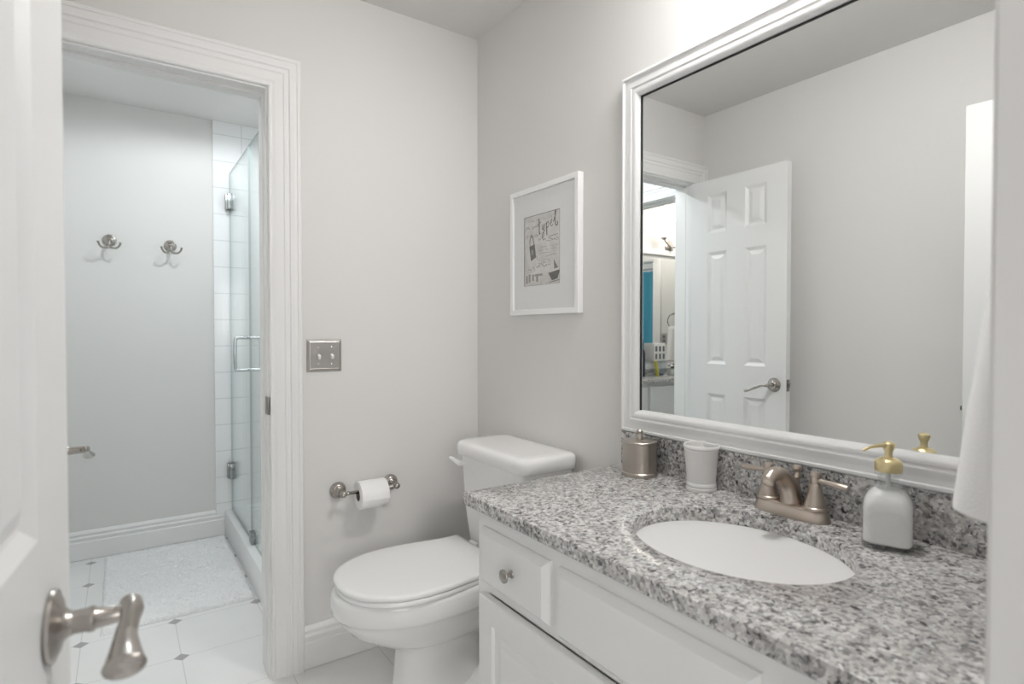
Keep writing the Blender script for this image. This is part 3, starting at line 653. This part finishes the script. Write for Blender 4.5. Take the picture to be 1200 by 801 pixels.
obj('trapway', join(loft([egg(.93, 1.19, .095, .0, pb=3), egg(.93, 1.19, .095, .02, pb=3), egg(.94, 1.185, .086, .06, pb=3), egg(.95, 1.18, .082, .2, pb=3), egg(.96, 1.2, .10, .3, pb=3), egg(.97, 1.21, .12, .38, pb=3), egg(.98, 1.21, .13, .41, pb=3)]),
     *[tube([(.86, TB + s * .07, .05), (.93, TB + s * .088, .045), (1.0, TB + s * .10, .10), (1.03, TB + s * .10, .2), (1.0, TB + s * .102, .27), (.93, TB + s * .11, .29)], [.03, .045, .05, .052, .052, .04], 20, k=6) for s in (1, -1)],
     *[lathe([(.026, 0), (.026, .01), (.022, .024), (.012, .034), (.001, .037)], (.985, TB + s * .128, .0), (0, 0, 1), 24) for s in (1, -1)],
     loft([egg(.95, 1.05, .155, .0, pb=3, fx=.5), egg(.955, 1.045, .152, .008, pb=3, fx=.5)])), PORC, bw, 50)
def lid_outline(s, z, dx=0.0):
    pts = []
    ctrl = [(.513, 0), (.520, .058), (.550, .118), (.606, .165), (.68, .190), (.76, .193), (.84, .184), (.91, .172), (.965, .166), (1.008, .170)]
    half = smooth_path([(a, b, 0) for a, b in ctrl], 4)
    L = [(p.x, p.y) for p in half]
    full = [(x, y) for x, y in L] + [(x, -y) for x, y in L[::-1]][:-1]
    return [V((.77 + (x - .77) * s + dx, TB + y * s, z)) for x, y in full]
obj('seat', loft([lid_outline(.985, .4165, .003), lid_outline(1.0, .419, .001), lid_outline(1.0, .428, .001), lid_outline(.99, .4305, .002)]), SEATM, to, 50)
obj('seat_lid', loft([lid_outline(.985, .4315), lid_outline(1.0, .434), lid_outline(1.004, .439), lid_outline(1.0, .4435), lid_outline(.985, .4465), lid_outline(.93, .448), lid_outline(.6, .4495), lid_outline(.2, .45)]), SEATM, to, 60)
for s in (1, -1): obj('seat_hinge', tube([(1.022, TB + s * .075 - .02, .436), (1.022, TB + s * .075 + .02, .436)], .010, 16, k=1), SEATM, to, 40)
def rrect(x0, x1, y0, y1, r, z, n=6):
    out = []
    for cx, cy, a0 in ((x1 - r, y1 - r, 0), (x0 + r, y1 - r, 90), (x0 + r, y0 + r, 180), (x1 - r, y0 + r, 270)):
        for i in range(n + 1):
            a = R(a0 + 90 * i / n); out.append(V((cx + r * math.cos(a), cy + r * math.sin(a), z)))
    return out
obj('tank', loft([rrect(1.045, 1.20, TY - .172, TY + .172, .03, .405), rrect(1.035, 1.205, TY - .185, TY + .185, .03, .42), rrect(1.02, 1.21, TY - .197, TY + .195, .03, .55), rrect(1.008, 1.212, TY - .210, TY + .204, .03, .7465)]), PORC, to, 50)
LF = lambda i, z: rrect(.990 + i, 1.222 - i, TY - .226 + i, TY + .216 - i, .045 - min(i, .02), z, 8)
obj('tank_lid', loft([LF(.004, .7467), LF(0, .749), LF(0, .778), LF(.002, .786), LF(.007, .7915), LF(.014, .7945), LF(.025, .796), LF(.05, .797)]), PORC, to, 60)
fl = obj('flush_lever', join(lathe([(.013, 0), (.013, .004), (.009, .008), (.008, .014)], (1.0115, TY + .170, .715), (-1, 0, 0), 24),
     tube([(.999, TY + .170, .715), (.994, TY + .180, .717), (.989, TY + .194, .721), (.984, TY + .208, .727), (.980, TY + .218, .729)], [(.007, .011), (.007, .0105), (.006, .009), (.005, .0075), (.004, .005)], 16, k=5)), SEATM, to, 40)

# ------------------------------------------------------------------ towel on its ring
tw_ = thing('hand_towel', 'white hand towel hanging above the worktop, blurred by the entry jamb', 'towel', (.92, .21, .96))
rg = []
NZ = 22
for k in range(NZ + 1):
    t = k / NZ; z = 1.285 + (0.972 - 1.285) * t
    sp_ = t ** 0.8; hw = .050 + .068 * sp_; hd = .030 + .022 * sp_; ring = []
    for i in range(72):
        a = 2 * math.pi * i / 72; c, s = math.cos(a), math.sin(a)
        fold = 1 + .10 * math.sin(5 * a + .6) * (0.4 + .6 * t) + .05 * math.sin(9 * a + 2)
        x = .920 + hw * abs(c) ** .75 * (1 if c > 0 else -1) * (1 + .02 * math.sin(7 * a)); y = .212 + .014 * t + hd * abs(s) ** .8 * (1 if s > 0 else -1) * fold
        ring.append(V((x, max(y, YE + .012), z + .004 * math.sin(3 * a) * t)))
    rg.append(ring)
def shrink(ring, f, dz): c = sum(ring, V()) / len(ring); return [c + (p - c) * f + V((0, 0, dz)) for p in ring]
rg = [shrink(rg[0], .35, .022), shrink(rg[0], .75, .015)] + rg + [shrink(rg[-1], .9, -.006), shrink(rg[-1], .6, -.004)]
obj('cloth', loft(rg), TOWEL, tw_, 60)
tr = thing('towel_ring', 'nickel towel ring on the entry wall, holding the towel', 'towel ring', (.920, YE, 1.36))
obj('ring', loft([[V((.920 + (.07 + .005 * math.cos(b)) * math.sin(a), YE + .062 + .005 * math.sin(b), 1.352 + (.07 + .005 * math.cos(b)) * math.cos(a))) for b in [2 * math.pi * j / 12 for j in range(12)]] for a in [2 * math.pi * i / 48 for i in range(49)]], False, False), NICKEL, tr, 50)
obj('post', lathe([(.026, .0005), (.026, .006), (.018, .012), (.009, .016), (.008, .055), (.010, .060), (.010, .070), (.004, .074)], (.920, YE, 1.424), (0, 1, 0), 28), NICKEL, tr, 40)

# ------------------------------------------------------------------ shower room things
def hook(x, z, label):
    y = YF
    t = thing('robe_hook', label, 'hook', (x, y, z), group='robe hooks on the far wall')
    obj('rosette', lathe([(.030, .0005), (.031, .004), (.029, .009), (.023, .012), (.021, .013), (.016, .017), (.010, .020), (.0085, .024)], (x, y, z), (0, -1, 0), 36), NICKEL, t, 40)
    obj('stem', tube([(x, y - .020, z), (x, y - .046, z - .008), (x, y - .056, z - .024), (x, y - .052, z - .044)], [.0075, .0065, .006, .0055], 14, up=(1, 0, 0), k=5), NICKEL, t, 50)
    for s in (1, -1):
        obj('prong', tube([(x, y - .052, z - .040), (x + s * .012, y - .058, z - .046), (x + s * .030, y - .070, z - .046), (x + s * .043, y - .080, z - .034), (x + s * .048, y - .085, z - .018)], [.0058, .0055, .0052, .005, .0058], 14, up=(0, 1, 0), k=6), NICKEL, t, 50)
    return t
hook(-0.044, 1.667, 'nickel double robe hook nearest the entry door, left one of the two')
hook(0.232, 1.662, 'nickel double robe hook nearest the tiled shower, right one of the two')
# shaggy rug: dense bumpy grid
rx0, rx1, ry0, ry1 = -0.078, 0.482, 2.715, 3.625; nx_, ny_ = 90, 140; rv, rf = [], []
for j in range(ny_ + 1):
    for i in range(nx_ + 1):
        u, v = i / nx_, j / ny_; ed = min(u, 1 - u) * (rx1 - rx0); ee = min(v, 1 - v) * (ry1 - ry0); m_ = min(1, min(ed, ee) / .012)
        wob = .003
        rv.append((rx0 + u * (rx1 - rx0) + rnd.uniform(-wob, wob), ry0 + v * (ry1 - ry0) + rnd.uniform(-wob, wob), .003 + .021 * math.sqrt(m_) * (0.50 + .38 * rnd.random() + .12 * math.sin(u * 23 + 3 * math.sin(v * 17)))))
for j in range(ny_):
    for i in range(nx_):
        a = j * (nx_ + 1) + i; rf.append((a, a + 1, a + nx_ + 2, a + nx_ + 1))
k0 = len(rv)
edge = [i for i in range(nx_ + 1)] + [j * (nx_ + 1) + nx_ for j in range(1, ny_ + 1)] + [ny_ * (nx_ + 1) + i for i in range(nx_ - 1, -1, -1)] + [j * (nx_ + 1) for j in range(ny_ - 1, 0, -1)]
for i in edge: rv.append((rv[i][0], rv[i][1], 0.0005))
for q in range(len(edge)): rf.append((edge[q], k0 + q, k0 + (q + 1) % len(edge), edge[(q + 1) % len(edge)]))
rf.append(tuple(range(k0, len(rv))))
obj('bath_rug', (rv, rf), RUG, None, 60, label='white shaggy bath rug on the floor beside the shower curb', category='rug')

# ------------------------------------------------------------------ second vanity room (seen in the mirror through two doorways)
vc = thing('vanity_cabinet', 'pale grey vanity cabinet under the far granite counter, in the mirror', 'cabinet', (-1.6, 3.4, 0))
obj('carcass', box(EX + .01, -0.75, 3.17, YF - .001, 0, .768), GREYC, vc, 0)
obj('door', join(*[rbox(x, x + .42, 3.152, 3.17, .12, .74, .004) for x in (-2.4, -1.95, -1.5, -1.05)]), GREYC, vc, 0)
g2 = thing('granite_worktop', 'dark speckled granite counter reflected far off in the mirror', 'worktop', (-1.6, 3.4, .768))
obj('slab', rbox(EX + .005, -0.72, 3.14, YF - .001, .7685, .80, .003), GRANITE, g2, 30)
m2 = thing('wall_mirror', 'white framed mirror above the far counter, under the glowing light', 'mirror', (-1.6, YF, .9))
obj('frame', sweep([(EX + .03, YF - .0005, .88), (-0.8, YF - .0005, .88), (-0.8, YF - .0005, 1.915), (EX + .03, YF - .0005, 1.915)], (0, -1, 0), [(-a, b) for a, b in [(0, 0), (0, .02), (.008, .022), (.03, .018), (.045, .02), (.05, .012), (.05, 0)]], True, -1), FRAMEW, m2, 30)
obj('mirror_glass', box(EX + .06, -0.83, YF - .010, YF - .001, .91, 1.885), MIRROR, m2, 0, label='reflecting mirror glass')
sc = thing('wall_light', 'nickel two-globe wall light glowing above the far mirror', 'wall light', (-1.93, YF, 2.0))
SXc = -1.93
obj('backplate', lathe([(.062, .0005), (.062, .008), (.052, .016), (.03, .026), (.018, .034), (.012, .05)], (SXc, YF, 2.0), (0, -1, 0), 36), NICKEL, sc, 40)
for s in (1, -1):
    gx = SXc + s * .20
    obj('arm', tube([(SXc, YF - .045, 2.0), (SXc + s * .06, YF - .085, 1.985), (SXc + s * .13, YF - .105, 2.0), (gx, YF - .11, 2.045)], [.009, .008, .008, .008], 14, k=5), NICKEL, sc, 50)
    hd = obj('socket', lathe([(.012, -.01), (.026, 0), (.028, .012), (.020, .016)], (gx, YF - .11, 2.05), (0, 0, 1), 24), NICKEL, sc, 40)
    obj('shade', lathe([(.024, .012), (.046, .030), (.060, .058), (.063, .085), (.055, .118), (.036, .140), (.002, .146)], (gx, YF - .11, 2.05), (0, 0, 1), 32), LAMPW, sc, 60, label='lit opal glass shade')
    point('second_vanity_bulb', (gx, YF - .30, 2.2), 5.0, (1, 0.95, 0.88), 0.05)
cx2 = -1.28
obj('dark_bottle', lathe([(.026, 0), (.028, .004), (.028, .20), (.022, .225), (.010, .235), (.010, .26), (.014, .262), (.014, .30), (.010, .325), (.001, .33)], (-1.245, 3.40, .80), n=28), NAVY, None, 40, label='tall dark navy bottle on the far counter', category='bottle')
og = thing('organizer', 'clear acrylic organizer under the white caddy on the far counter', 'organizer', (-1.41, 3.40, .80))
obj('box', join(box(-1.50, -1.495, 3.34, 3.46, .805, .93), box(-1.325, -1.32, 3.34, 3.46, .805, .93), box(-1.495, -1.325, 3.34, 3.345, .805, .93), box(-1.495, -1.325, 3.455, 3.46, .805, .93), box(-1.50, -1.32, 3.34, 3.46, .8003, .805)), CLEAR, og, 0)
obj('divider', box(-1.495, -1.325, 3.396, 3.402, .805, .93), CLEAR, og, 0)
cad = thing('slotted_caddy', 'white slotted caddy standing on the clear organizer', 'caddy', (-1.41, 3.40, .931))
obj('box', rbox(-1.475, -1.335, 3.34, 3.46, .9305, 1.085, .006), CUPM, cad, 30)
obj('slots', join(*[rbox(x, x + .022, 3.3365, 3.3405, z, z + .045, .001) for x in (-1.463, -1.416, -1.369) for z in (.95, 1.015)]), SLOT, cad, 0, label='dark cut-out slots', kind='stuff')
obj('yellow_tube', tube([(-1.36, 3.325, .808), (-1.345, 3.322, .86), (-1.325, 3.318, .93)], [(.012, .012), (.014, .012), (.017, .005)], 16, k=3), YELLOW, None, 40, label='yellow tube leaning on the clear organizer', category='tube')
obj('makeup_compact', lathe([(.026, 0), (.028, .004), (.028, .016), (.024, .019), (.001, .020)], (-1.455, 3.375, .8055), n=28), NAVY, None, 40, label='round dark compact inside the clear organizer', category='compact')
jr = thing('lidded_jar', 'clear lidded glass jar between organizer and wicker basket', 'jar', (-1.555, 3.34, .80))
obj('body', lathe([(.03, 0), (.034, .003), (.034, .07), (.028, .078)], (-1.555, 3.34, .8003), n=32), CLEAR, jr, 40)
obj('lid', lathe([(.030, .0785), (.033, .080), (.033, .088), (.020, .094), (.006, .097), (.008, .106), (.001, .110)], (-1.555, 3.34, .8003), n=32), CHROME, jr, 40)
obj('filling', lathe([(.028, .004), (.031, .008), (.031, .055), (.02, .060)], (-1.555, 3.34, .8003), n=28), CUPM, jr, 40)
bk = thing('wicker_basket', 'small brown wicker basket at the right of the far counter', 'basket', (-1.66, 3.36, .80))
obj('body', lathe([(.050, 0), (.052, .003), (.064, .09), (.066, .095), (.062, .097), (.058, .09), (.046, .006), (.001, .005)], (-1.66, 3.36, .8003), n=40, cap1=False), WICKER, bk, 40)
for s in (1, -1): obj('handle', tube([(-1.66 + s * .062, 3.36 - .012, .893), (-1.66 + s * .075, 3.36, .905), (-1.66 + s * .062, 3.36 + .012, .893)], .005, 10, k=4), WICKER, bk, 50)
tr2 = thing('towel_ring', 'nickel towel ring on the end wall, in the far mirror', 'towel ring', (EX, 3.32, 1.3))
obj('ring', loft([[V((EX + .055 + .005 * math.sin(b), 3.30 + (.075 + .005 * math.cos(b)) * math.sin(a), 1.30 + (.075 + .005 * math.cos(b)) * math.cos(a))) for b in [2 * math.pi * j / 10 for j in range(10)]] for a in [2 * math.pi * i / 36 for i in range(37)]], False, False), NICKEL, tr2, 50)
obj('post', lathe([(.025, .0005), (.025, .006), (.010, .014), (.008, .050), (.010, .062), (.003, .066)], (EX, 3.30, 1.377), (1, 0, 0), 24), NICKEL, tr2, 40)
rg = []
for k in range(13):
    t = k / 12; z = 1.235 - .36 * t; ring = []
    for i in range(40):
        a = 2 * math.pi * i / 40; c, s = math.cos(a), math.sin(a); f = 1 + .08 * math.sin(5 * a)
        ring.append(V((EX + .055 + (.022 + .018 * t) * s * f, 3.30 + (.055 + .03 * t) * c * f, z)))
    rg.append(ring)
obj('hand_towel', loft([shrink(rg[0], .5, .012)] + rg + [shrink(rg[-1], .8, -.004)]), TOWEL, None, 60, label='white towel on the end wall ring, in the far mirror', category='towel')
ol = thing('outlet', 'steel outlet plate on the end wall, in the far mirror', 'outlet', (EX, 3.13, 1.1))
obj('plate', rbox(EX + .0005, EX + .007, 3.10, 3.17, 1.05, 1.165, .002), STEEL, ol, 30)
obj('sockets', join(*[rbox(EX + .0065, EX + .009, 3.12, 3.15, z, z + .03, .002) for z in (1.07, 1.115)]), SLOT, ol, 30)
cu = []
for k in range(2):
    row = []
cv = []; cf = []
for i in range(121):
    y = 2.02 + i * .011; x = EX - .45 + .028 * math.sin(i * .55)
    cv += [(x, y, .05), (x, y, 1.93), (x - .004, y, .05), (x - .004, y, 1.93)]
    if i:
        b = 4 * i; a = b - 4; cf += [(a, b, b + 1, a + 1), (a + 2, a + 3, b + 3, b + 2), (a + 1, b + 1, b + 3, a + 3), (a, a + 2, b + 2, b)]
cu = thing('blue_curtain', 'blue shower curtain beyond the end doorway, in the far mirror', 'curtain', (EX - .45, 2.7, .05))
obj('cloth', (cv, cf), BLUE, cu, 60)
obj('rod', lathe([(.012, 0), (.012, 1.49)], (EX - .45, 1.955, 1.955), (0, 1, 0), 16), CHROME, cu, 40)
